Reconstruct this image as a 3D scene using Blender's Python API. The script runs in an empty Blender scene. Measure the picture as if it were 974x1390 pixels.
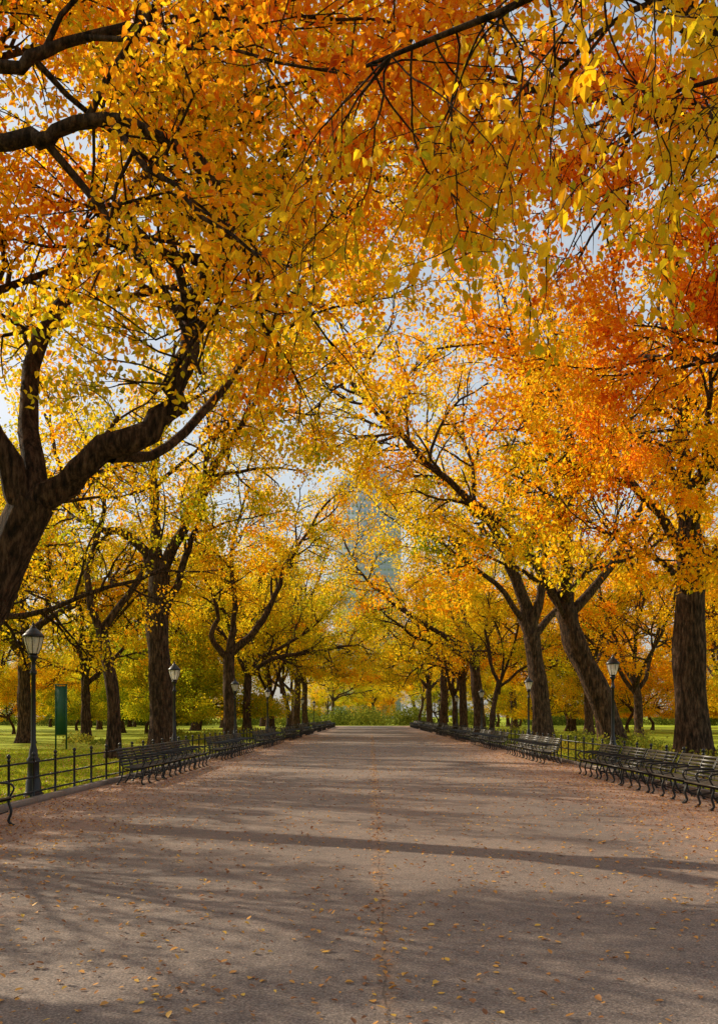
import bpy, math, random
import numpy as np
from mathutils import Vector, Matrix, Quaternion

R = random.Random(7)
NR = np.random.default_rng(7)
scene = bpy.context.scene

# ------------------------------------------------------------------ helpers
def link(o):
    scene.collection.objects.link(o); return o

def mat_new(name):
    m = bpy.data.materials.new(name); m.use_nodes = True
    nt = m.node_tree; nt.nodes.clear()
    return m, nt, nt.nodes, nt.links

def ramp(nodes, stops):
    r = nodes.new('ShaderNodeValToRGB'); e = r.color_ramp.elements
    while len(e) < len(stops): e.new(0.5)
    for i, (p, c) in enumerate(stops):
        e[i].position = p; e[i].color = (*c, 1)
    return r
def ramp_out(N, L, src, stops):
    r = ramp(N, stops); L.new(src, r.inputs[0]); return r.outputs[0]

def noise(nodes, links, vec, scale, detail=4, rough=0.55):
    n = nodes.new('ShaderNodeTexNoise'); n.inputs['Scale'].default_value = scale
    n.inputs['Detail'].default_value = detail; n.inputs['Roughness'].default_value = rough
    if vec is not None: links.new(vec, n.inputs['Vector'])
    return n

def math_node(nodes, links, op, a, b=None, clamp=False):
    m = nodes.new('ShaderNodeMath'); m.operation = op; m.use_clamp = clamp
    for i, v in enumerate((a, b)):
        if v is None: continue
        if isinstance(v, (int, float)): m.inputs[i].default_value = v
        else: links.new(v, m.inputs[i])
    return m.outputs[0]

def mixc(nodes, links, fac, a, b, mode='MIX'):
    m = nodes.new('ShaderNodeMix'); m.data_type = 'RGBA'; m.blend_type = mode
    if isinstance(fac, (int, float)): m.inputs[0].default_value = fac
    else: links.new(fac, m.inputs[0])
    for i, v in ((6, a), (7, b)):
        if isinstance(v, tuple): m.inputs[i].default_value = (*v, 1)
        else: links.new(v, m.inputs[i])
    return m.outputs[2]

def quads_mesh(name, V, Q, mats, midx=None, tint=None, smooth=None):
    me = bpy.data.meshes.new(name)
    V = np.asarray(V, np.float32); Q = np.asarray(Q, np.int32)
    n = len(Q)
    me.vertices.add(len(V)); me.vertices.foreach_set('co', V.ravel())
    me.loops.add(n*4); me.loops.foreach_set('vertex_index', Q.ravel())
    me.polygons.add(n)
    me.polygons.foreach_set('loop_start', np.arange(n, dtype=np.int32)*4)
    try: me.polygons.foreach_set('loop_total', np.full(n, 4, np.int32))
    except Exception: pass
    for m in mats: me.materials.append(m)
    if midx is not None: me.polygons.foreach_set('material_index', np.asarray(midx, np.int32))
    me.update(calc_edges=True)
    if smooth is not None: me.polygons.foreach_set('use_smooth', np.asarray(smooth, bool))
    if tint is not None:
        a = me.attributes.new('tint', 'FLOAT', 'FACE'); a.data.foreach_set('value', np.asarray(tint, np.float32))
    return me

# ------------------------------------------------------------------ materials
def leaf_material(name, stops, trans=0.5, gloss=True):
    m, nt, N, L = mat_new(name)
    at = N.new('ShaderNodeAttribute'); at.attribute_name = 'tint'
    oi = N.new('ShaderNodeObjectInfo')
    sep = N.new('ShaderNodeSeparateColor'); L.new(oi.outputs['Color'], sep.inputs[0])
    sh = math_node(N, L, 'SUBTRACT', sep.outputs[0], 0.5)
    f = math_node(N, L, 'ADD', at.outputs['Fac'], sh, clamp=True)
    rp = ramp(N, stops); L.new(f, rp.inputs[0])
    if gloss:
        d = N.new('ShaderNodeBsdfPrincipled'); d.inputs['Roughness'].default_value = 0.5
        d.inputs['Specular IOR Level'].default_value = 0.25
        L.new(rp.outputs[0], d.inputs['Base Color'])
    else:
        d = N.new('ShaderNodeBsdfDiffuse'); L.new(rp.outputs[0], d.inputs['Color'])
    t = N.new('ShaderNodeBsdfTranslucent')
    hs = N.new('ShaderNodeHueSaturation'); hs.inputs['Value'].default_value = 1.08
    L.new(rp.outputs[0], hs.inputs['Color']); L.new(hs.outputs[0], t.inputs['Color'])
    mx = N.new('ShaderNodeMixShader'); mx.inputs[0].default_value = trans
    L.new(d.outputs[0], mx.inputs[1]); L.new(t.outputs[0], mx.inputs[2])
    o = N.new('ShaderNodeOutputMaterial'); L.new(mx.outputs[0], o.inputs[0])
    return m

LST = [(0.0, (0.20, 0.28, 0.012)), (0.2, (0.56, 0.50, 0.015)), (0.42, (0.96, 0.62, 0.016)),
       (0.62, (0.96, 0.41, 0.010)), (0.82, (0.84, 0.21, 0.008)), (1.0, (0.42, 0.08, 0.01))]
LEAF = leaf_material('autumn_leaf', LST, 0.70)
LEAF_B = leaf_material('autumn_leaf_matte', LST, 0.70, False)
SHRUB = leaf_material('shrub_leaf', [
    (0.0, (0.08, 0.12, 0.02)), (0.5, (0.26, 0.27, 0.03)), (1.0, (0.55, 0.38, 0.04))], 0.4, False)
LITTER = leaf_material('litter_leaf', [
    (0.0, (0.20, 0.08, 0.04)), (0.35, (0.42, 0.17, 0.06)), (0.7, (0.72, 0.34, 0.07)), (1.0, (0.88, 0.55, 0.08))], 0.1)
GRASS = leaf_material('grass_blade', [
    (0.0, (0.16, 0.22, 0.012)), (0.5, (0.38, 0.43, 0.02)), (1.0, (0.64, 0.60, 0.04))], 0.5, False)

def bark_material():
    m, nt, N, L = mat_new('elm_bark')
    tc = N.new('ShaderNodeTexCoord'); mp = N.new('ShaderNodeMapping')
    mp.inputs['Scale'].default_value = (6, 6, 1.3); L.new(tc.outputs['Object'], mp.inputs[0])
    n1 = noise(N, L, mp.outputs[0], 2.0, 8, 0.7)
    n2 = noise(N, L, tc.outputs['Object'], 0.7, 3)
    c1 = ramp_out(N, L, n1.outputs[0], [(0.38, (0.014, 0.008, 0.005)), (0.5, (0.085, 0.046, 0.028)), (0.66, (0.27, 0.155, 0.09))])
    c = mixc(N, L, math_node(N, L, 'MULTIPLY', n2.outputs[0], 0.3), c1, (0.055, 0.045, 0.022))
    b = N.new('ShaderNodeBump'); b.inputs['Strength'].default_value = 1.0; b.inputs['Distance'].default_value = 0.2
    L.new(n1.outputs[0], b.inputs['Height'])
    p = N.new('ShaderNodeBsdfPrincipled'); p.inputs['Roughness'].default_value = 0.95
    p.inputs['Specular IOR Level'].default_value = 0.15
    L.new(c, p.inputs['Base Color']); L.new(b.outputs[0], p.inputs['Normal'])
    o = N.new('ShaderNodeOutputMaterial'); L.new(p.outputs[0], o.inputs[0])
    return m
BARK = bark_material()

def simple(name, col, rough=0.6, metal=0.0, nscale=8, var=0.35, bump=0.1):
    m, nt, N, L = mat_new(name)
    tc = N.new('ShaderNodeTexCoord'); n = noise(N, L, tc.outputs['Object'], nscale, 5)
    c = mixc(N, L, n.outputs[0], tuple(x*(1-var) for x in col), tuple(min(1, x*(1+var)) for x in col))
    p = N.new('ShaderNodeBsdfPrincipled'); p.inputs['Roughness'].default_value = rough
    p.inputs['Metallic'].default_value = metal
    L.new(c, p.inputs['Base Color'])
    b = N.new('ShaderNodeBump'); b.inputs['Strength'].default_value = bump; b.inputs['Distance'].default_value = 0.01
    L.new(n.outputs[0], b.inputs['Height']); L.new(b.outputs[0], p.inputs['Normal'])
    o = N.new('ShaderNodeOutputMaterial'); L.new(p.outputs[0], o.inputs[0])
    return m
IRON = simple('painted_iron', (0.012, 0.012, 0.011), 0.4, 0, 20, 0.4)
SLAT = simple('bench_slat_wood', (0.055, 0.045, 0.032), 0.42, 0, 12, 0.4)
STONE = simple('kerb_stone', (0.26, 0.21, 0.17), 0.85, 0, 9, 0.35, 0.4)
SIGNG = simple('green_paint', (0.012, 0.09, 0.04), 0.5, 0, 5, 0.2)

def glass_mat():
    m, nt, N, L = mat_new('lantern_glass')
    d = N.new('ShaderNodeBsdfPrincipled'); d.inputs['Base Color'].default_value = (0.9, 0.86, 0.78, 1)
    d.inputs['Roughness'].default_value = 0.25
    t = N.new('ShaderNodeBsdfTranslucent'); t.inputs[0].default_value = (0.97, 0.93, 0.85, 1)
    tr = N.new('ShaderNodeBsdfTransparent')
    a = N.new('ShaderNodeMixShader'); a.inputs[0].default_value = 0.55
    L.new(d.outputs[0], a.inputs[1]); L.new(t.outputs[0], a.inputs[2])
    b = N.new('ShaderNodeMixShader'); b.inputs[0].default_value = 0.2
    L.new(a.outputs[0], b.inputs[1]); L.new(tr.outputs[0], b.inputs[2])
    o = N.new('ShaderNodeOutputMaterial'); L.new(b.outputs[0], o.inputs[0])
    return m
GLASS = glass_mat()

# ------------------------------------------------------------------ tubes & leaves
def tube(pts, rad, k):
    P = np.array(pts, float); n = len(P); rad = np.asarray(rad, float)
    T = np.gradient(P, axis=0); T /= (np.linalg.norm(T, axis=1, keepdims=True)+1e-9)
    m = T.mean(0); ref = np.array([1., 0, 0]) if abs(m[0]) < 0.7*np.linalg.norm(m)+1e-9 else np.array([0, 1., 0])
    U = np.cross(T, ref); U /= (np.linalg.norm(U, axis=1, keepdims=True)+1e-9)
    W = np.cross(T, U)
    a = np.arange(k)*2*np.pi/k
    rr = rad[:, None]
    if k >= 9:   # fluted, lumpy wood
        rr = rr*(1+.07*np.sin(3*a[None, :]+np.linspace(0, 5, n)[:, None])+.05*np.sin(5*a[None, :]-np.linspace(0, 9, n)[:, None])+.06*np.sin(np.linspace(0, n*1.3, n))[:, None])
    else: rr = np.repeat(rr, k, 1)
    V = P[:, None, :] + rr[:, :, None]*(np.cos(a)[None, :, None]*U[:, None, :] + np.sin(a)[None, :, None]*W[:, None, :])
    i = np.arange(n-1)[:, None]*k; j = np.arange(k)[None, :]; j2 = (j+1) % k
    Q = np.stack([i+j, i+j2, i+k+j2, i+k+j], -1).reshape(-1, 4)
    return V.reshape(-1, 3), Q

def catmull(pts, sub=4):
    P = [np.array(p, float) for p in pts]
    P = [2*P[0]-P[1]] + P + [2*P[-1]-P[-2]]
    out = []
    for i in range(1, len(P)-2):
        for s in range(sub):
            t = s/sub
            out.append(0.5*((2*P[i])+(-P[i-1]+P[i+1])*t+(2*P[i-1]-5*P[i]+4*P[i+1]-P[i+2])*t*t+(-P[i-1]+3*P[i]-3*P[i+1]+P[i+2])*t**3))
    out.append(P[-2]); return np.array(out)

def norm(a): return a/(np.linalg.norm(a, axis=-1, keepdims=True)+1e-9)

def leaves(P, size, tint, rng, detail=False, droop=0.5):
    M = len(P)
    A = norm(rng.normal(0, 1, (M, 3)) + np.array([0, 0, -droop*1.6]))
    Nn = rng.normal(0, 1, (M, 3)) + np.array([0, 0, 0.7])
    B = norm(np.cross(A, Nn)); C = np.cross(B, A)
    S = (size*rng.uniform(0.6, 1.25, M))[:, None]
    W = S*rng.uniform(0.26, 0.36, M)[:, None]
    if not detail:
        v = np.stack([P, P+A*S*.42+B*W+C*S*.08, P+A*S-C*S*.05, P+A*S*.42-B*W+C*S*.08], 1)
        Q = np.arange(M*4).reshape(M, 4); return v.reshape(-1, 3), Q, tint
    up = C*S*.10
    v = np.stack([P, P+A*S*.25+B*W*.85+up, P+A*S*.62+B*W*.85+up, P+A*S-C*S*.12,
                  P+A*S*.62-B*W*.85+up, P+A*S*.25-B*W*.85+up], 1)
    b = np.arange(M)[:, None]*6
    Q = np.concatenate([b+np.array([0, 1, 2, 3]), b+np.array([0, 3, 4, 5])], 1).reshape(-1, 4)
    return v.reshape(-1, 3), Q, np.repeat(tint, 2)

class Tree:
    def __init__(s, seed):
        s.r = random.Random(seed); s.n = np.random.default_rng(seed)
        s.tubes = []; s.twigs = []; s.tint = 0; s.dens = 1
    def perp(s, d, ang):
        a = Vector((s.r.gauss(0, 1), s.r.gauss(0, 1), s.r.gauss(0, 1)))
        ax = d.cross(a)
        if ax.length < 1e-4: ax = Vector((1, 0, 0))
        return Quaternion(ax.normalized(), ang) @ d
    def grow(s, p, d, L, r, lev, cfg):
        n = cfg['n'][lev]; wig = cfg['wig'][lev]; g = cfg['g'][lev]; step = L/n
        pts = [p.copy()]; dirs = [d.copy()]
        for i in range(n):
            d = (d + Vector((s.r.gauss(0, wig), s.r.gauss(0, wig), s.r.gauss(0, wig)+g))).normalized()
            if p.z < cfg.get('zmin', 4) and d.z < 0: d.z = abs(d.z)*0.5; d.normalize()
            p = p + d*step; pts.append(p.copy()); dirs.append(d.copy())
        s.tubes.append((pts, [r*(1-0.65*i/n) for i in range(n+1)], cfg['k'][lev]))
        if lev == cfg['max']:
            s.twigs.append((pts, s.tint, s.dens)); return
        s.kids(pts, dirs, L, r, lev, cfg, 0.2 if lev > 1 else cfg.get('t0', 0.25))
    def kids(s, pts, dirs, L, r, lev, cfg, t0):
        c = cfg['c'][lev]; n = len(pts)-1
        for i in range(c):
            t = t0 + (1-t0)*(i+s.r.random()*0.8)/c; f = min(t, 0.999)*n; j = int(f); u = f-j
            q = pts[j].lerp(pts[j+1], u)
            nd = s.perp(dirs[j], math.radians(s.r.uniform(28, 62)) if i < c-1 else math.radians(12))
            if lev <= 1: s.tint = s.r.gauss(0, 0.085)
            if lev == 2: s.dens = s.r.choice((.08, .5, .9, 1.2, 1.6, 1.9))
            s.grow(q, nd, cfg['len'][lev+1]*s.r.uniform(0.65, 1.2)*(1-0.3*t), max(0.007, r*(1-0.6*t)*0.66), lev+1, cfg)
    def limb(s, pts, r0, r1, cfg, t0=0.3, k=10, sub=4, nk=None, kids=True):
        P = catmull(pts, sub); n = len(P)
        jit = s.n.normal(0, min(r0*.28, .09), P.shape); jit[0] = 0; P = P + jit
        s.tubes.append((P, list(np.linspace(r0, r1, n)), k))
        if kids:
            V = [Vector(p) for p in P]; D = [(V[min(i+1, n-1)]-V[max(i-1, 0)]).normalized() for i in range(n)]
            c2 = dict(cfg)
            if nk: c2['c'] = dict(cfg['c']); c2['c'][1] = nk
            s.kids(V, D, 0, r0*.8, 1, c2, t0)
    def trunk(s, pts, r0, r1, k=14):
        P = catmull(pts, 5); n = len(P)
        t = np.linspace(0, 1, n); rad = r0+(r1-r0)*t + r0*0.5*np.exp(-P[:, 2]/0.4) * (P[:, 2] < 4)
        s.tubes.append((P, rad, k))
    def mesh(s, name, size, per, spread, detail=False, base=0.5, var=0.1):
        VV = []; QQ = []; MI = []; TI = []; SM = []; off = 0
        for pts, rad, k in s.tubes:
            v, q = tube(pts, rad, k); VV.append(v); QQ.append(q+off); off += len(v)
            MI.append(np.zeros(len(q), np.int32)); TI.append(np.zeros(len(q))); SM.append(np.ones(len(q), bool))
        tw = s.twigs
        A = np.array([[t[0][0], t[0][len(t[0])//2], t[0][-1]] for t in tw], float)
        tt = np.array([t[1] for t in tw]); dn = np.array([t[2] for t in tw]); m = len(tw)
        cnt = np.maximum(1, (per*dn*s.n.uniform(0.45, 1.5, m))).astype(int)
        idx = np.repeat(np.arange(m), cnt); u = s.n.uniform(0, 1, len(idx))[:, None]
        P = np.where(u < .5, A[idx, 0]*(1-2*u)+A[idx, 1]*2*u, A[idx, 1]*(2-2*u)+A[idx, 2]*(2*u-1))
        P = P + s.n.normal(0, 1, P.shape)*spread*np.array([1, 1, .7])
        ti = base + tt[idx] + s.n.normal(0, var, len(idx)) + s.n.normal(0, 0.05, m)[idx]
        v, q, ti2 = leaves(P, size, ti, s.n, detail)
        VV.append(v); QQ.append(q+off); MI.append(np.ones(len(q), np.int32)); TI.append(ti2); SM.append(np.zeros(len(q), bool))
        print(name, 'leaves', len(P))
        return quads_mesh(name, np.concatenate(VV), np.concatenate(QQ), [BARK, LEAF if detail else LEAF_B], np.concatenate(MI), np.concatenate(TI), np.concatenate(SM))

CFG = dict(n={1: 9, 2: 6, 3: 4, 4: 3}, wig={1: .15, 2: .2, 3: .22, 4: .22}, g={1: .02, 2: .01, 3: -.03, 4: -.09},
           k={1: 8, 2: 5, 3: 4, 4: 3}, c={1: 8, 2: 6, 3: 4}, len={1: 12, 2: 5.2, 3: 2.5, 4: 1.2}, max=4, zmin=5.5)

def put(me, name, loc=(0, 0, 0), rz=0, sc=1, hue=0.5):
    o = link(bpy.data.objects.new(name, me)); o.location = loc; o.rotation_euler = (0, 0, rz)
    o.scale = (sc, sc, sc) if not isinstance(sc, tuple) else sc
    o.color = (hue, 0, 0, 1); return o

# ---- generic elms (shared meshes)
def make_generic(seed, th, r, nl, size, per, low=False):
    T = Tree(seed); rr = T.r
    lean = (rr.uniform(-1.1, 1.1), rr.uniform(-1.1, 1.1))
    top = (lean[0], lean[1], th)
    T.trunk([(0, 0, -0.1), (-lean[0]*.1, lean[1]*.3, th*.35), (lean[0]*.6, lean[1]*.4, th*.7), top], r, r*.75, 12)
    cfg = dict(CFG); cfg['zmin'] = th*0.8 if low else th*0.85
    if low: cfg['len'] = {1: 7, 2: 4, 3: 2.2, 4: 1.2}; cfg['c'] = {1: 7, 2: 6, 3: 4}
    for i in range(nl):
        a = 2*math.pi*(i+rr.uniform(-.3, .3))/nl
        tilt = math.radians(rr.uniform(24, 60) if i else 8)
        if low: tilt = math.radians(rr.uniform(20, 85))
        d = Vector((math.cos(a)*math.sin(tilt), math.sin(a)*math.sin(tilt), math.cos(tilt)))
        T.grow(Vector(top)+Vector((0, 0, -rr.uniform(0.1, th*.25))), d, cfg['len'][1]*rr.uniform(.8, 1.25), r*.5, 1, cfg)
    return T.mesh('elm_mesh_%d' % seed, size, per, 0.26, False, 0.46)
generic = [make_generic(sd, th, r, nl, 0.21, 24) for sd, th, r, nl in ((11, 6.5, .46, 6), (12, 5.2, .38, 5), (13, 7.5, .52, 6), (14, 6, .34, 5))]
lowtree = [make_generic(21, 2.6, .2, 8, 0.20, 28, True), make_generic(22, 3.2, .24, 7, 0.20, 26, True)]
thin = [make_generic(31, 7.0, .45, 5, 0.18, 20), make_generic(32, 6.0, .42, 5, 0.18, 18)]

# ---- left near elm (the leaning trunk at the left edge)
NCFG = dict(CFG); NCFG['len'] = {1: 9, 2: 4.0, 3: 2.0, 4: 1.0}; NCFG['c'] = {1: 9, 2: 6, 3: 5}; NCFG['zmin'] = 6.0
T = Tree(101)
T.trunk([(-8.3, 17, -.1), (-7.7, 17, 2.0), (-6.85, 17, 3.7), (-6.0, 17, 5.5)], .50, .36, 20)
T.limb([(-6.05, 17, 5.4), (-4.9, 16.9, 6.15), (-3.65, 16.8, 6.9), (-3.15, 16.6, 8.0), (-3.05, 16.5, 8.9), (-2.4, 16.3, 9.5), (-2.7, 16, 10.7), (-3.2, 15.3, 12.2)], .25, .08, NCFG, .5, 12, nk=10)
T.limb([(-2.45, 16.35, 9.4), (-3.3, 16.2, 9.45), (-4.6, 16.0, 9.65)], .13, .05, NCFG, .6, 9, nk=2)
T.limb([(-3.5, 16.2, 9.45), (-4.0, 16.1, 10.0), (-4.3, 16.0, 10.35)], .08, .03, NCFG, .7, 8, nk=1)
T.limb([(-6.1, 17, 5.2), (-6.7, 16.6, 7.2), (-7.2, 16.2, 9.6), (-6.6, 15.4, 12.5), (-5.4, 14.8, 14.8)], .24, .07, NCFG, .35, 12, nk=12)
T.limb([(-5.9, 17, 5.6), (-6.3, 18, 8.2), (-5.6, 19.2, 11.2), (-4.2, 20.5, 14), (-2.8, 21, 16)], .2, .06, NCFG, .3, 10, nk=12)
T.limb([(-4.6, 17, 6.3), (-3.9, 18.5, 6.9), (-2.6, 20.2, 9.2), (-1.0, 21.5, 12.2), (.4, 22, 14.5)], .11, .04, NCFG, .5, 10, nk=8)
T.limb([(-5.2, 19.6, 12), (-3.0, 21.5, 13.6), (-.4, 23, 14.6), (2.2, 24.5, 15.4)], .12, .04, NCFG, .3, 10, nk=9)
T.limb([(-6.65, 16.65, 7.1), (-8.2, 17.5, 8.4), (-10, 18, 10.2), (-11, 18, 12.5)], .15, .05, NCFG, .3, 9, nk=7)
put(T.mesh('left_elm', 0.125, 38, 0.17, True, 0.43, .12), 'added_shade_elm')

# ---- nearer left elm, out of frame, limbs pass across the upper left
T = Tree(102)
T.trunk([(-9.6, 9.5, -.1), (-9.4, 9.7, 2.5), (-8.9, 10, 5.2)], .5, .38, 14)
T.limb([(-8.9, 10, 5.1), (-6.8, 10.6, 7.3), (-4.4, 11, 8.3), (-3.7, 11, 8.35), (-3.0, 11, 8.6), (-2.1, 11, 8.2), (-1.6, 11.4, 7.6), (-1.4, 12, 7.0)], .13, .03, NCFG, .4, 10, nk=7)
T.limb([(-8.9, 10, 5.2), (-6.9, 10.6, 8.0), (-4.4, 11, 9.1), (-3.6, 11.2, 9.6), (-2.2, 11.6, 10.2), (-.2, 12.6, 11.2)], .11, .03, NCFG, .45, 10, nk=7)
T.limb([(-9, 10, 5.2), (-9.2, 11, 9), (-8, 12.5, 12.5), (-6, 14, 15)], .24, .05, NCFG, .35, 8, nk=5)
put(T.mesh('left_near_elm', 0.10, 34, 0.15, True, 0.50, .12), 'added_shade_elm')

# ---- near right elm, out of frame: orange crown over the upper right
T = Tree(103)
T.trunk([(10.4, 11.5, -.1), (10.1, 11.5, 2.5), (9.6, 11.6, 5.4)], .52, .4, 14)
T.limb([(9.6, 11.6, 5.3), (7.2, 11.6, 7.8), (4.6, 11.4, 9.5), (2.2, 11, 10.6), (0, 10.6, 11.4)], .12, .03, NCFG, .35, 10, nk=8)
T.limb([(9.6, 11.6, 5.3), (8.5, 13.2, 8.2), (6.4, 15.2, 10.6), (4.2, 17, 12.6), (2, 18.5, 14)], .17, .04, NCFG, .25, 10, nk=13)
T.limb([(9.6, 11.6, 5.4), (9.7, 14, 8.2), (9.2, 17, 10.2), (8.2, 20, 12)], .18, .04, NCFG, .3, 10, nk=13)
T.limb([(9.6, 11.6, 5.4), (9.0, 15, 7.6), (7.6, 19, 8.8), (5.8, 22, 10)], .14, .04, NCFG, .4, 10, nk=9)
T.limb([(9.6, 11.6, 5.4), (9.6, 12.4, 9.5), (8.6, 13.5, 13), (7, 15, 15.5)], .18, .04, NCFG, .35, 10, nk=10)
put(T.mesh('right_near_elm', 0.115, 44, 0.16, True, 0.64, .10), 'added_shade_elm')

# ---- outer branches of another elm's long limb, just above and ahead of the viewer
T = Tree(104)
T.trunk([(9.8, 2.0, -.1), (9.6, 2.1, 2.5), (9.1, 2.3, 5.0)], .42, .34, 14)
main = [(9.1, 2.3, 4.9), (6.6, 4.0, 7.2), (4.2, 5.8, 7.5), (2.0, 6.9, 7.3), (0, 7.8, 7.0)]
side = [(6.6, 4.0, 7.2), (5.2, 6.4, 7.3), (4.0, 8.0, 7.4), (2.6, 9.2, 7.6)]
T.limb(main, .10, .015, NCFG, .9, 10, kids=False)
T.limb(side, .07, .015, NCFG, .9, 8, kids=False)
lp = []; lt = []
def spray(q, d, n, r, lev, tn):
    pts = [q.copy()]
    for j in range(n):
        d = (d+Vector((T.r.gauss(0, .17), T.r.gauss(0, .17), -.05+T.r.gauss(0, .10)))).normalized()
        q = q+d*.13; pts.append(q.copy())
        if lev == 0 and j > 1 and T.r.random() < .45:
            spray(q, T.perp(d, math.radians(T.r.uniform(30, 60))), T.r.randint(4, 8), r*.5, 1, tn)
        if (lev == 1 or j > n*.6):
            for _ in range(T.r.choice((1, 2, 3))): lp.append(q+Vector((T.r.gauss(0, .035), T.r.gauss(0, .035), T.r.gauss(-.02, .03)))); lt.append(.41+tn+T.r.gauss(0, .09))
    T.tubes.append((pts, list(np.linspace(r, .0025, len(pts))), 4))
paths = [catmull(main, 12)[14:], catmull(side, 12)[8:]]
for i in range(78):
    pa = paths[0] if T.r.random() < .55 else paths[1]
    q = Vector(pa[T.r.randrange(len(pa))])
    d = Vector((T.r.uniform(-1, .8), T.r.uniform(-.3, .7), T.r.uniform(-.9, .1))).normalized()
    spray(q, d, T.r.randint(8, 19), .010, 0, T.r.gauss(0, .07))
VV = []; QQ = []; off = 0; nb = 0
for pts, rad, k in T.tubes:
    v, q = tube(pts, rad, k); VV.append(v); QQ.append(q+off); off += len(v); nb += len(q)
v, q, ti = leaves(np.array([list(p) for p in lp]), .105, np.array(lt), T.n, True, 1.1)
VV.append(v); QQ.append(q+off); print('spray', len(lp))
put(quads_mesh('overhead_elm', np.concatenate(VV), np.concatenate(QQ), [BARK, LEAF], np.r_[np.zeros(nb), np.ones(len(q))], np.r_[np.zeros(nb), ti], np.r_[np.ones(nb), np.zeros(len(q))]), 'added_shade_elm')

# ---- right row, modelled individually
MC = dict(CFG); MC['zmin'] = 6.0
MC['c'] = {1: 9, 2: 6, 3: 4}
T = Tree(111)   # upright dark elm at the right edge
T.trunk([(11.4, 34, -.1), (11.3, 34, 3.5), (11.4, 34, 7.5)], .62, .48, 18)
T.limb([(11.4, 34, 7.4), (11.1, 34, 10), (10.9, 33.5, 13), (10.2, 33, 17)], .40, .1, MC, .2, 12, nk=10)
T.limb([(11.4, 34, 6.5), (13, 33.5, 9), (14.5, 33, 12), (15.5, 32, 15)], .26, .07, MC, .3, 10, nk=7)
T.limb([(11.4, 34, 7.2), (9.4, 33, 9.2), (6.8, 31.5, 11.6), (4, 30, 13.4)], .2, .05, MC, .35, 10, nk=9)
T.limb([(11.4, 34, 6.8), (10.8, 31.6, 8.4), (10, 28.5, 9.6), (9.2, 26, 11)], .2, .05, MC, .3, 10, nk=9)
T.limb([(11.4, 34, 5.9), (10.0, 32.8, 6.9), (8.4, 31.2, 7.3), (7.0, 30, 7.6)], .13, .04, MC, .3, 10, nk=7)
put(T.mesh('right_elm', 0.16, 34, 0.22, False, 0.56), 'added_shade_elm')

T = Tree(112)
T.trunk([(11.2, 44, -.1), (10.5, 44, 2.6), (9.4, 44, 5.0), (8.95, 44, 6.6)], .60, .46, 16)
T.limb([(8.95, 44, 6.5), (8.9, 44, 9), (9.2, 44, 12.6), (8.8, 43.5, 15.6), (8.2, 43, 18.5)], .36, .08, MC, .35, 12, nk=9)
T.limb([(8.95, 44, 6.4), (6.8, 43.2, 9.4), (3.4, 42, 12), (.4, 41, 14.7), (-1.5, 40, 16.5)], .24, .06, MC, .35, 10, nk=11)
T.limb([(9, 44, 6.3), (11, 44.5, 8.5), (13, 45, 12), (14, 45, 15)], .24, .06, MC, .3, 10, nk=7)
T.limb([(9, 44, 6.8), (8.2, 41, 9.5), (7, 38, 12.5), (5.6, 36, 15)], .22, .06, MC, .35, 10, nk=8)
T.limb([(9.2, 44, 5.6), (8.0, 43, 7.4), (6.2, 42, 8.2), (4.4, 41, 8.8)], .13, .04, MC, .35, 9, nk=6)
put(T.mesh('right_elm2', 0.17, 32, 0.24, False, 0.47), 'added_shade_elm')

T = Tree(113)
T.trunk([(10.4, 58, -.1), (10.2, 58, 3.3), (9.7, 58, 6.7)], .60, .48, 14)
T.limb([(9.7, 58, 6.6), (8.7, 58, 10), (7.8, 57.8, 12.6), (5.6, 57, 14.7), (2.4, 55, 17), (-.9, 52, 19.4)], .42, .09, MC, .35, 12, nk=11)
T.limb([(9.7, 58, 6.6), (10.3, 58, 10), (10.6, 58, 14), (10, 58, 18)], .32, .07, MC, .3, 10, nk=8)
T.limb([(9.5, 58, 7.2), (7.4, 57, 9.5), (5.0, 56, 11.2), (2.0, 55, 13.0)], .2, .05, MC, .4, 8, nk=8)
T.limb([(9.8, 58, 6.4), (12, 59, 9), (14.4, 59, 12), (15.5, 59, 15)], .24, .06, MC, .3, 8, nk=7)
put(T.mesh('right_elm3', 0.20, 27, 0.26, False, 0.38), 'added_shade_elm')

# wide, low-arching elm on the right whose limbs sweep over the walk
T = Tree(114)
T.trunk([(8.9, 78, -.1), (8.7, 78, 3.3), (8.4, 78, 6.4)], .48, .42, 12)
for e, nk in (([(8.4, 78, 6.2), (5.6, 77, 8.4), (2.4, 76, 10.2), (-.6, 75, 12.6), (-2.2, 74, 15.6)], 10),
          ([(8.4, 78, 6.4), (7.4, 78, 11), (5.6, 78, 15), (4.0, 78, 18.5)], 9),
          ([(8.4, 78, 6.0), (5.8, 75, 7.2), (3.6, 73, 7.6), (1.2, 71, 9.2)], 8),
          ([(8.4, 78, 6.4), (10.6, 78, 10.2), (12.6, 78, 14), (13, 78, 18)], 8)):
    T.limb(e, .24, .06, MC, .35, 9, nk=nk)
put(T.mesh('right_elm4', 0.22, 19, 0.28, False, 0.38), 'added_shade_elm')

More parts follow.
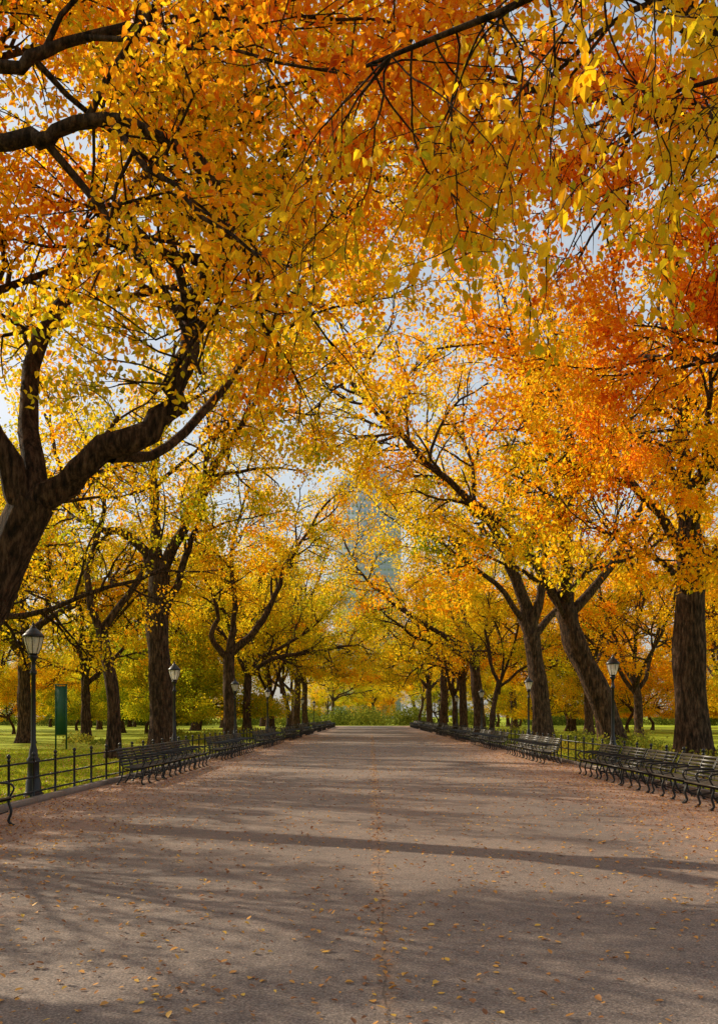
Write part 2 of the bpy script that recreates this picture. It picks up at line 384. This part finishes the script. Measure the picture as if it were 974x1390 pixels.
# ---- left row
T = Tree(121)
T.trunk([(-9.6, 44, -.1), (-9.6, 44, 3), (-9.8, 44, 6), (-9.7, 44, 8.2)], .54, .46, 16)
T.limb([(-9.8, 44, 8.0), (-10.8, 43.6, 9.8), (-12.2, 43, 10.2), (-13.4, 42.5, 11.8), (-14.2, 42, 15)], .26, .06, MC, .4, 10, nk=7)
T.limb([(-9.7, 44, 8.0), (-8.2, 43.6, 11), (-6.4, 43, 14), (-4, 42.4, 17)], .28, .07, MC, .35, 10, nk=9)
T.limb([(-9.7, 44, 5.6), (-8.7, 44, 8.4), (-8, 44, 10.5), (-7.4, 44, 14)], .22, .06, MC, .4, 10, nk=6)
T.limb([(-9.7, 44, 8.2), (-10, 44, 12), (-9.4, 44, 16), (-9, 44, 19)], .28, .06, MC, .3, 10, nk=7)
put(T.mesh('left_elm2', 0.18, 30, 0.24, False, 0.36), 'added_shade_elm')
T = Tree(122)
T.trunk([(-10.2, 38, -.1), (-10.2, 38, 2.5), (-10.7, 38, 5.2)], .27, .22, 12)
T.limb([(-10.7, 38, 5.1), (-9.6, 38, 6.6), (-8.6, 38, 8.6), (-8.3, 37.5, 11)], .16, .05, MC, .5, 9, nk=5)
T.limb([(-10.7, 38, 5.0), (-11.2, 38, 7.2), (-10.6, 38, 10), (-11.4, 38, 13)], .16, .05, MC, .4, 9, nk=5)
put(T.mesh('left_young_elm', 0.17, 28, 0.24, False, 0.36), 'added_shade_elm')
T = Tree(123)   # gnarled tree further on, limb reaching up to the right
T.trunk([(-9.4, 64, -.1), (-9.4, 64, 3), (-9.5, 64, 5.8)], .44, .38, 12)
T.limb([(-9.5, 64, 5.7), (-7.6, 64, 7.6), (-6.4, 64, 9.8), (-5.2, 63.5, 12.4), (-2.8, 63, 16)], .28, .07, MC, .45, 10, nk=9)
T.limb([(-9.5, 64, 5.5), (-10.6, 64, 7), (-10.2, 64, 8.6), (-11.2, 64, 11.5), (-12, 64, 15)], .22, .06, MC, .45, 10, nk=8)
T.limb([(-9.5, 64, 5.8), (-9.0, 64, 9), (-9.3, 64, 12.5), (-8.2, 64, 17)], .24, .06, MC, .4, 10, nk=8)
put(T.mesh('left_elm3', 0.20, 25, 0.26, False, 0.40), 'added_shade_elm')

# avenue rows further away
rows = [(-9.4, 76, .9), (-8.4, 83, .75), (-9.6, 92, 1.0), (-9.2, 103, .9), (-9.5, 116, 1.05), (-10, 130, 1.0), (-9.5, 146, 1.1),
        (8.6, 69, .72), (9.4, 92, .95), (9.4, 105, .9), (9.2, 119, 1.05), (9.8, 134, 1.0), (9.4, 150, 1.1)]
for i, (x, y, s) in enumerate(rows):
    f = R.uniform(.8, 1.1)
    put(generic[i % 4], 'added_shade_elm', (x+R.uniform(-.6, .6), y, 0), R.uniform(0, 6.28), (s*f, s*f, s), .42+R.uniform(-.1, .09))
# second rows and lawns
lawn = [(-20, 66), (-22, 58), (-29, 52), (-32, 74), (-19, 84), (-26, 98), (-36, 92), (-20, 112), (-33, 122), (-46, 82), (-46, 112), (-22, 137), (-36, 152),
        (-58, 97), (-58, 132), (-19.5, 157),
        (20, 66), (21, 86), (29, 78), (35, 96), (21, 104), (31, 118), (42, 110), (20, 128), (34, 142), (48, 128), (21, 152)]
for i, (x, y) in enumerate(lawn):
    h = .37 if x < 0 else .46
    f = R.uniform(.8, 1.05)
    put(generic[(i*3+1) % 4], 'added_shade_elm', (x+R.uniform(-2, 2), y+R.uniform(-3, 3), 0), R.uniform(0, 6.28), (f, f, f*R.uniform(.9, 1.1)), h+R.uniform(-.12, .1))
# off-frame elms, large and small, added left of the viewer to shade the walk
for i, (x, y, s) in enumerate([(-25, 13, .9), (-19, 34, .9), (-30, 45, .9), (-17, 1, .9)]):
    put(thin[i % 2], 'added_shade_elm', (x, y, 0), 1.3*i, s, .45)
for i, (x, y, s) in enumerate([(-13.5, 17.5, .55), (-14, 26.5, .55), (-11.5, 8, .5), (-20, 22, .62)]):
    put(thin[(i+1) % 2], 'added_shade_elm_small', (x, y, 0), 2.1*i+.7, s, .42)
dist = link(bpy.data.objects.new('distant_trees', None))
for i in range(60):
    y = R.uniform(165, 290); x = R.uniform(-.5, .5)*y*.95
    if abs(x) < 8 and y < 210: x = 14*(1 if x > 0 else -1)
    o = put((generic+lowtree)[i % 6], 'distant_elm', (x, y, 0), R.uniform(0, 6.28), R.uniform(.75, 1.0) if (abs(x) > 14) else R.uniform(.75, .9), .38+R.uniform(-.22, .13)); o.parent = dist
for i in range(26):
    s = -1 if i % 2 else 1
    x = s*R.uniform(15, 62); y = R.uniform(75, 165)
    put(lowtree[i//2 % 2], 'maple_tree', (x, y, 0), R.uniform(0, 6.28), R.uniform(.6, .95), (.33 if s < 0 else .45)+R.uniform(-.24, .12))

# ------------------------------------------------------------------ shrubs / ground planting
def shrub_mass(name, boxes, size, seed, per):
    rng = np.random.default_rng(seed); P = []; t = []
    for (x, y, z, rx, ry, rz) in boxes:
        n = int(per*rx*ry*max(rz, .5))
        d = norm(rng.normal(0, 1, (n, 3))); d[:, 2] = np.abs(d[:, 2]); rad = rng.uniform(.35, 1, n)**.5
        P.append(np.array([x, y, z])+d*rad[:, None]*np.array([rx, ry, rz])*(1+.2*rng.normal(0, 1, (n, 1))))
        t.append(.5+rng.normal(0, .12)+rng.normal(0, .14, n))
    P = np.concatenate(P); P[:, 2] = np.maximum(P[:, 2], .03)
    v, q, ti = leaves(P, size, np.concatenate(t), rng, False, -.4)
    return put(quads_mesh(name, v, q, [SHRUB], None, ti), name)
bx = []
for i in range(64):
    y = R.uniform(24, 75); bx.append((R.uniform(8.4, 12.5), y, 0, R.uniform(.5, 1.1), R.uniform(.5, 1.2), R.uniform(.3, .95)))
shrub_mass('shrub_bed', bx, .12, 5, 1300)
bx = []
for i in range(26):
    bx.append((-R.uniform(8, 20), R.uniform(55, 90), 0, R.uniform(.6, 1.2), R.uniform(.6, 1.4), R.uniform(.3, .8)))
shrub_mass('shrub_bed', bx, .16, 6, 700)
bx = []
for i in range(80):
    x = R.uniform(-70, 70); bx.append((x, R.uniform(166, 190), 0, R.uniform(2, 4), R.uniform(1.5, 3), R.uniform(1.5, 3.6)))
shrub_mass('hedge', bx, .4, 7, 42).color = (.3, 0, 0, 1)

# ------------------------------------------------------------------ ground, road
def ground_material():
    m, nt, N, L = mat_new('lawn')
    tc = N.new('ShaderNodeTexCoord'); v = tc.outputs['Object']
    n1 = noise(N, L, v, .35, 4); n2 = noise(N, L, v, 9, 6, .7); n3 = noise(N, L, v, 2.2, 5, .7)
    g = ramp_out(N, L, n2.outputs[0], [(.3, (.20, .26, .012)), (.55, (.38, .44, .018)), (.8, (.56, .56, .03))])
    lf = ramp_out(N, L, n3.outputs[0], [(.5, (0, 0, 0)), (.62, (1, 1, 1))])
    lit = mixc(N, L, n2.outputs[0], (.26, .13, .045), (.5, .30, .06))
    f = math_node(N, L, 'MULTIPLY', lf, math_node(N, L, 'MULTIPLY', n1.outputs[0], .7))
    c = mixc(N, L, f, g, lit)
    p = N.new('ShaderNodeBsdfPrincipled'); p.inputs['Roughness'].default_value = .9
    p.inputs['Specular IOR Level'].default_value = 0.1
    L.new(c, p.inputs['Base Color'])
    b = N.new('ShaderNodeBump'); b.inputs['Strength'].default_value = .5; b.inputs['Distance'].default_value = .04
    L.new(n2.outputs[0], b.inputs['Height']); L.new(b.outputs[0], p.inputs['Normal'])
    o = N.new('ShaderNodeOutputMaterial'); L.new(p.outputs[0], o.inputs[0]); return m

def road_material():
    m, nt, N, L = mat_new('asphalt')
    tc = N.new('ShaderNodeTexCoord'); v = tc.outputs['Object']
    sp = N.new('ShaderNodeSeparateXYZ'); L.new(v, sp.inputs[0])
    big = noise(N, L, v, .45, 5, .6); mid = noise(N, L, v, 5, 6, .7); fine = noise(N, L, v, 60, 3, .8)
    vo = N.new('ShaderNodeTexVoronoi'); vo.inputs['Scale'].default_value = 95; L.new(v, vo.inputs['Vector'])
    c1 = ramp_out(N, L, fine.outputs[0], [(.32, (.10, .076, .062)), (.5, (.29, .225, .183)), (.68, (.56, .44, .36))])
    c1 = mixc(N, L, .85, c1, ramp_out(N, L, big.outputs[0], [(.3, (.60, .61, .64)), (.7, (1.0, .97, .94))]), 'MULTIPLY')
    c1 = mixc(N, L, .8, c1, ramp_out(N, L, mid.outputs[0], [(.3, (.60, .59, .60)), (.7, (1.0, .98, .96))]), 'MULTIPLY')
    st = ramp_out(N, L, vo.outputs['Color'], [(.8, (0, 0, 0)), (.95, (1, 1, 1))])
    c1 = mixc(N, L, math_node(N, L, 'MULTIPLY', st, .5), c1, (.58, .47, .39))
    # lengthwise paving seam with debris
    wob = noise(N, L, v, 1.6, 6, .7)
    wx = math_node(N, L, 'ADD', sp.outputs[0], math_node(N, L, 'MULTIPLY', math_node(N, L, 'SUBTRACT', wob.outputs[0], .5), .22))
    dx = math_node(N, L, 'ABSOLUTE', math_node(N, L, 'SUBTRACT', wx, .1))
    crack = math_node(N, L, 'LESS_THAN', dx, .009)
    halo = math_node(N, L, 'SUBTRACT', 1.0, math_node(N, L, 'DIVIDE', dx, .10), clamp=True)
    halo = math_node(N, L, 'MULTIPLY', halo, ramp_out(N, L, mid.outputs[0], [(.4, (0, 0, 0)), (.6, (1, 1, 1))]))
    c1 = mixc(N, L, math_node(N, L, 'MULTIPLY', halo, .5), c1, (.48, .26, .12))
    c1 = mixc(N, L, math_node(N, L, 'MULTIPLY', crack, .5), c1, (.05, .035, .025))
    # crushed leaf dust building up towards both edges
    ax = math_node(N, L, 'ABSOLUTE', sp.outputs[0])
    e = math_node(N, L, 'DIVIDE', math_node(N, L, 'SUBTRACT', ax, 3.4), 2.9)
    e = math_node(N, L, 'ADD', e, math_node(N, L, 'MULTIPLY', math_node(N, L, 'SUBTRACT', big.outputs[0], .5), 1.6))
    e = math_node(N, L, 'ADD', e, math_node(N, L, 'MULTIPLY', math_node(N, L, 'SUBTRACT', mid.outputs[0], .5), 1.8), clamp=True)
    dust = mixc(N, L, ramp_out(N, L, fine.outputs[0], [(.35, (0, 0, 0)), (.65, (1, 1, 1))]), (.20, .10, .06), (.72, .45, .31))
    c1 = mixc(N, L, math_node(N, L, 'MULTIPLY', e, .75), c1, dust)
    p = N.new('ShaderNodeBsdfPrincipled'); p.inputs['Roughness'].default_value = .8
    L.new(c1, p.inputs['Base Color'])
    b = N.new('ShaderNodeBump'); b.inputs['Strength'].default_value = .7; b.inputs['Distance'].default_value = .01
    h = math_node(N, L, 'ADD', fine.outputs[0], math_node(N, L, 'MULTIPLY', mid.outputs[0], 1.5))
    L.new(h, b.inputs['Height']); L.new(b.outputs[0], p.inputs['Normal'])
    o = N.new('ShaderNodeOutputMaterial'); L.new(p.outputs[0], o.inputs[0]); return m

def sheet(name, x0, x1, y0, y1, z, mat):
    return put(quads_mesh(name, [(x0, y0, z), (x1, y0, z), (x1, y1, z), (x0, y1, z)], [(0, 1, 2, 3)], [mat]), name)
sheet('ground', -1500, 1500, -1500, 1500, 0, ground_material())
sheet('road', -6.5, 7.1, -40, 165, .004, road_material())

def box(V, Q, x0, x1, y0, y1, z0, z1):
    b = len(V)
    V += [(x0, y0, z0), (x1, y0, z0), (x1, y1, z0), (x0, y1, z0), (x0, y0, z1), (x1, y0, z1), (x1, y1, z1), (x0, y1, z1)]
    Q += [tuple(b+i for i in f) for f in ((0, 3, 2, 1), (4, 5, 6, 7), (0, 1, 5, 4), (1, 2, 6, 5), (2, 3, 7, 6), (3, 0, 4, 7))]
for s, x in ((-1, -6.5), (1, 7.1)):
    V = []; Q = []; y = -20
    while y < 165:
        l = R.uniform(1.6, 1.9); w = .16
        xa, xb = (x-w, x) if s < 0 else (x, x+w)
        box(V, Q, xa, xb, y, y+l-.012, 0, .11+R.uniform(-.008, .008)); y += l
    put(quads_mesh('kerb', V, Q, [STONE]), 'kerb')

# ------------------------------------------------------------------ leaf litter (one object per mass)
def litter(name, P, size, seed):
    rng = np.random.default_rng(seed); M = len(P)
    a = rng.uniform(0, 6.283, M); tilt = rng.normal(0, .28, (M, 2))
    A = norm(np.stack([np.cos(a), np.sin(a), tilt[:, 0]], 1)); Nn = norm(np.stack([tilt[:, 1], tilt[:, 0]*.5, np.ones(M)], 1))
    B = norm(np.cross(Nn, A)); C = np.cross(A, B)
    S = (size*rng.uniform(.35, 1.25, M))[:, None]; W = S*rng.uniform(.26, .4, M)[:, None]; up = C*S*rng.uniform(.0, .22, M)[:, None]
    P = P.copy(); P[:, 2] += .006 + np.abs(A[:, 2])*S[:, 0]
    v = np.stack([P, P+A*S*.25+B*W*.85+up, P+A*S*.62+B*W*.85+up, P+A*S, P+A*S*.62-B*W*.85+up, P+A*S*.25-B*W*.85+up], 1)
    b = np.arange(M)[:, None]*6
    Q = np.concatenate([b+np.array([0, 1, 2, 3]), b+np.array([0, 3, 4, 5])], 1).reshape(-1, 4)
    ti = np.repeat(np.clip(rng.beta(1.6, 1.6, M), 0, 1), 2)
    return put(quads_mesh(name, v.reshape(-1, 3), Q, [LITTER], None, ti), name)
n = 120000
y = 3+NR.uniform(0, 1, n)**1.5*80
x = NR.uniform(-6.4, 7.0, n)
edge = np.clip((np.abs(x-.2)-2.4)/3.6, 0, 1)
clump = .5+.5*np.sin(x*1.9+np.sin(y*.7)*2)*np.sin(y*.45+x*.6)
keep = NR.uniform(0, 1, n) < (.10+.17*clump+.85*edge**1.7) + (np.abs(x-.1) < .12)*.4
P = np.stack([x, y, np.full(n, .004)], 1)[keep]
litter('fallen_leaves', P, .052, 31)
n = 22000
s = np.where(NR.uniform(0, 1, n) < .6, -1, 1)
P = np.stack([np.where(s < 0, -6.7-NR.uniform(0, 1, n)**1.4*12, 7.3+NR.uniform(0, 1, n)**1.4*7), 8+NR.uniform(0, 1, n)*50, np.full(n, .02)], 1)
litter('lawn_leaves', P, .08, 32)

# grass blades on the lawns close to the fence
n = 120000
s = NR.uniform(0, 1, n) < .72
gx = np.where(s, -6.75-NR.uniform(0, 1, n)**1.3*13, 7.35+NR.uniform(0, 1, n)*7); gy = 12+NR.uniform(0, 1, n)**1.2*36
h = NR.uniform(.03, .08, n); a = NR.uniform(0, 6.28, n); w = .011
B = np.stack([np.cos(a)*w, np.sin(a)*w, np.zeros(n)], 1); P = np.stack([gx, gy, np.zeros(n)], 1)
Tt = P+np.stack([NR.normal(0, .03, n), NR.normal(0, .03, n), h], 1)
v = np.stack([P-B, P+B, Tt+B*.25, Tt-B*.25], 1).reshape(-1, 3)
put(quads_mesh('grass', v, np.arange(4*n).reshape(-1, 4), [GRASS], None, NR.uniform(0, 1, n)), 'grass')

# ------------------------------------------------------------------ iron fences
def lathe(V, Q, prof, cx, cy, k):
    b = len(V)
    for r, z in prof:
        for i in range(k):
            a = 2*math.pi*i/k; V.append((cx+r*math.cos(a), cy+r*math.sin(a), z))
    for j in range(len(prof)-1):
        for i in range(k):
            i2 = (i+1) % k; Q.append((b+j*k+i, b+j*k+i2, b+(j+1)*k+i2, b+(j+1)*k+i))
for x, y0 in ((-6.75, 6), (7.35, 8)):
    V = []; Q = []; y = y0
    while y < 160:
        lathe(V, Q, [(.036, 0), (.036, .05), (.028, .07), (.026, .84), (.038, .85), (.038, .87), (.018, .885), (.034, .91), (.044, .935), (.034, .96), (.012, .98), (.001, .99)], x, y, 8)
        y += 1.32
    for z in (.18, .48, .78):
        box(V, Q, x-.012, x+.012, y0, 160, z-.018, z+.018)
    put(quads_mesh('iron_fence', V, Q, [IRON]), 'iron_fence')

# ------------------------------------------------------------------ benches
def bench_mesh():
    V = []; Q = []; M = []
    L2 = 1.12
    def slat(x, z, w, t, ang):
        b = len(V); c, s_ = math.cos(ang), math.sin(ang)
        for yy in (-L2, L2):
            for (u, q) in ((-w/2, -t/2), (w/2, -t/2), (w/2, t/2), (-w/2, t/2)):
                V.append((x+u*c-q*s_, yy, z+u*s_+q*c))
        for f in ((0, 1, 2, 3), (7, 6, 5, 4), (0, 4, 5, 1), (1, 5, 6, 2), (2, 6, 7, 3), (3, 7, 4, 0)):
            Q.append(tuple(b+i for i in f)); M.append(1)
    for i in range(6):
        x = .26-i*.088; z = .445-.035*math.sin(math.pi*min(1, i/6+.1)); slat(x, z, .066, .026, .10-.05*i)
    for i in range(6):
        t = i/5; slat(-.235-.10*t-.03*t*t, .50+t*.36, .060, .024, math.radians(104-4*i))
    def arm(pts, r, k=6):
        P = catmull(pts, 4); v, q = tube(P, np.linspace(r, r*.85, len(P)), k); b = len(V)
        V.extend(map(tuple, v)); Q.extend(tuple(int(a)+b for a in f) for f in q); M.extend([0]*len(q))
    for yy in (-1.08, -.36, .36, 1.08):
        arm([(.30, yy, .01), (.25, yy, .08), (.29, yy, .22), (.25, yy, .36), (.27, yy, .43)], .024)
        arm([(-.36, yy, .01), (-.27, yy, .12), (-.22, yy, .28), (-.21, yy, .44), (-.27, yy, .66), (-.385, yy, .90)], .022)
        arm([(.29, yy, .41), (.02, yy, .36), (-.22, yy, .41)], .020)
        arm([(.24, yy, .22), (.02, yy, .16), (-.24, yy, .2)], .012)
        arm([(-.28, yy, .66), (-.1, yy, .67), (.12, yy, .66), (.28, yy, .64), (.33, yy, .58), (.30, yy, .50), (.26, yy, .44)], .018)
        for xx in (.30, -.36):
            box(V, Q, xx-.04, xx+.04, yy-.03, yy+.03, 0, .022); M.extend([0]*6)
    return quads_mesh('park_bench', V, Q, [IRON, SLAT], M)
BM = bench_mesh()
def bench_row(x, ya, yb, flip):
    y = ya+1.17
    while y+1.1 <= yb:
        put(BM, 'park_bench', (x+R.uniform(-.03, .03), y, .006), math.pi*flip+R.uniform(-.015, .015)); y += 2.36
for ya, yb in ((5.5, 15.0), (23.4, 32.9), (36.2, 46), (50, 62), (66, 78), (82, 96), (100, 120), (124, 150)): bench_row(-5.85, ya, yb, 0)
for ya, yb in ((11.6, 28.1), (33.8, 43.2), (47, 59), (62, 74), (78, 92), (96, 120), (124, 150)): bench_row(6.4, ya, yb, 1)

# ------------------------------------------------------------------ lamps
def lamp_mesh():
    V = []; Q = []; M = []
    def L_(prof, k, mi):
        n0 = len(Q); lathe(V, Q, prof, 0, 0, k); M.extend([mi]*(len(Q)-n0))
    L_([(.20, 0), (.20, .10), (.175, .12), (.16, .16), (.15, .34), (.125, .42), (.115, .72), (.135, .76), (.135, .80), (.095, .86), (.085, .98), (.065, 1.05),
        (.052, 1.1), (.046, 2.55), (.07, 2.58), (.07, 2.62), (.045, 2.66), (.042, 2.84), (.085, 2.90), (.10, 2.94), (.075, 2.97)], 16, 0)
    L_([(.075, 2.97), (.10, 2.99), (.105, 3.0)], 8, 0)
    L_([(.098, 3.0), (.135, 3.10), (.175, 3.22), (.196, 3.34)], 16, 1)
    L_([(.212, 3.33), (.222, 3.345), (.222, 3.37), (.18, 3.41), (.14, 3.46), (.085, 3.51), (.06, 3.525), (.06, 3.55), (.03, 3.57), (.035, 3.60), (.012, 3.64), (.001, 3.69)], 16, 0)
    for i in range(8):
        a = math.pi/4*i+.2; c, s_ = math.cos(a), math.sin(a)
        P = [(r*c, r*s_, z) for r, z in ((.102, 2.99), (.140, 3.10), (.181, 3.22), (.204, 3.35))]
        v, q = tube(P, [.007]*4, 4); b = len(V); V.extend(map(tuple, v)); Q.extend(tuple(int(t)+b for t in f) for f in q); M.extend([0]*len(q))
    L_([(.001, 3.02), (.035, 3.03), (.045, 3.15), (.035, 3.27), (.001, 3.29)], 10, 1)
    return quads_mesh('street_lamp', V, Q, [IRON, GLASS], M, None, [True]*len(Q))
LM = lamp_mesh()
for y in (19.9, 34.2, 49.5, 65, 81, 98, 118): put(LM, 'street_lamp', (-7.0, y, .0))
for y in (30.2, 46.3, 66, 85, 107): put(LM, 'street_lamp', (7.62, y, .0))

# green park sign
V = []; Q = []
box(V, Q, -.24, .24, -.05, .05, .75, 3.2); box(V, Q, -.29, -.24, -.06, .06, 0, 3.25); box(V, Q, .24, .29, -.06, .06, 0, 3.25); box(V, Q, -.31, .31, -.07, .07, 3.25, 3.3)
put(quads_mesh('park_sign', V, Q, [SIGNG]), 'park_sign', (-15.5, 48, 0))

# ------------------------------------------------------------------ distant tower
def tower_mat(name, a, b_):
    m, nt, N, L = mat_new(name)
    tc = N.new('ShaderNodeTexCoord')
    n = noise(N, L, tc.outputs['Object'], .05, 3)
    c = mixc(N, L, n.outputs[0], a, b_)
    p = N.new('ShaderNodeBsdfPrincipled'); p.inputs['Roughness'].default_value = .9
    L.new(c, p.inputs['Base Color']); o = N.new('ShaderNodeOutputMaterial'); L.new(p.outputs[0], o.inputs[0]); return m
TM = tower_mat('tower_facade_hazed', (.40, .46, .51), (.50, .54, .57)); WM = tower_mat('tower_window', (.33, .40, .46), (.41, .47, .52))  # distance haze painted into both colours, pale bluish with little window contrast
root = link(bpy.data.objects.new('office_tower', None)); root.location = (0, 520, 0)
V = []; Q = []
box(V, Q, -19, 16, -14, 14, 0, 122); box(V, Q, -15, 10, -11, 11, 122, 132); box(V, Q, -9, 4, -6, 6, 132, 138)
o = put(quads_mesh('tower_walls', V, Q, [TM]), 'walls'); o.parent = root
V = []; Q = []
for fl in range(4, 32):
    for c in range(-8, 7): box(V, Q, c*2.1+.4, c*2.1+1.7, -14.08, -13.9, fl*3.7+1, fl*3.7+3)
o = put(quads_mesh('tower_windows', V, Q, [WM]), 'windows'); o.parent = root

# ------------------------------------------------------------------ light & camera
EL = math.radians(29); AZ = math.radians(-56)   # azimuth from +Y toward +X
S = Vector((math.sin(AZ)*math.cos(EL), math.cos(AZ)*math.cos(EL), math.sin(EL)))
sun = bpy.data.lights.new('sun', 'SUN'); sun.energy = 5; sun.angle = math.radians(.5); sun.color = (1, .87, .66)
so = link(bpy.data.objects.new('sun', sun)); so.rotation_euler = S.to_track_quat('Z', 'Y').to_euler()
w = bpy.data.worlds.new('World'); scene.world = w; w.use_nodes = True
nt = w.node_tree; N = nt.nodes; L = nt.links; bg = N['Background']; sk = N.new('ShaderNodeTexSky'); sk.sky_type = 'NISHITA'
sk.sun_disc = False; sk.sun_elevation = EL; sk.sun_rotation = AZ; sk.dust_density = 3; sk.air_density = 1.0
# cloud-like white mixed into the sky, added to brighten gaps and fill light
tc = N.new('ShaderNodeTexCoord'); mp = N.new('ShaderNodeMapping'); mp.inputs['Scale'].default_value = (1, 1, 2.5); L.new(tc.outputs['Generated'], mp.inputs[0])
cn = noise(N, L, mp.outputs[0], 2.2, 6, .6)
f = ramp_out(N, L, cn.outputs[0], [(.35, (.25, .25, .25)), (.65, (.9, .9, .9))])
c = mixc(N, L, f, sk.outputs[0], (5.4, 5.9, 6.2))
L.new(c, bg.inputs[0]); bg.inputs[1].default_value = .13

cam = bpy.data.cameras.new('camera'); co = link(bpy.data.objects.new('camera', cam))
co.location = (0, 0, 1.7); co.rotation_euler = (math.radians(90), 0, 0)
cam.sensor_fit = 'VERTICAL'; cam.sensor_height = 36; cam.lens = 36*1300/1390
cam.shift_y = (972-695)/1390; cam.shift_x = -(503-487)/1390
cam.clip_end = 5000; cam.clip_start = .05
scene.camera = co
scene.view_settings.view_transform = 'Standard'; scene.view_settings.look = 'None'; scene.view_settings.exposure = 0
print('polys', sum(len(m.polygons) for m in bpy.data.meshes))
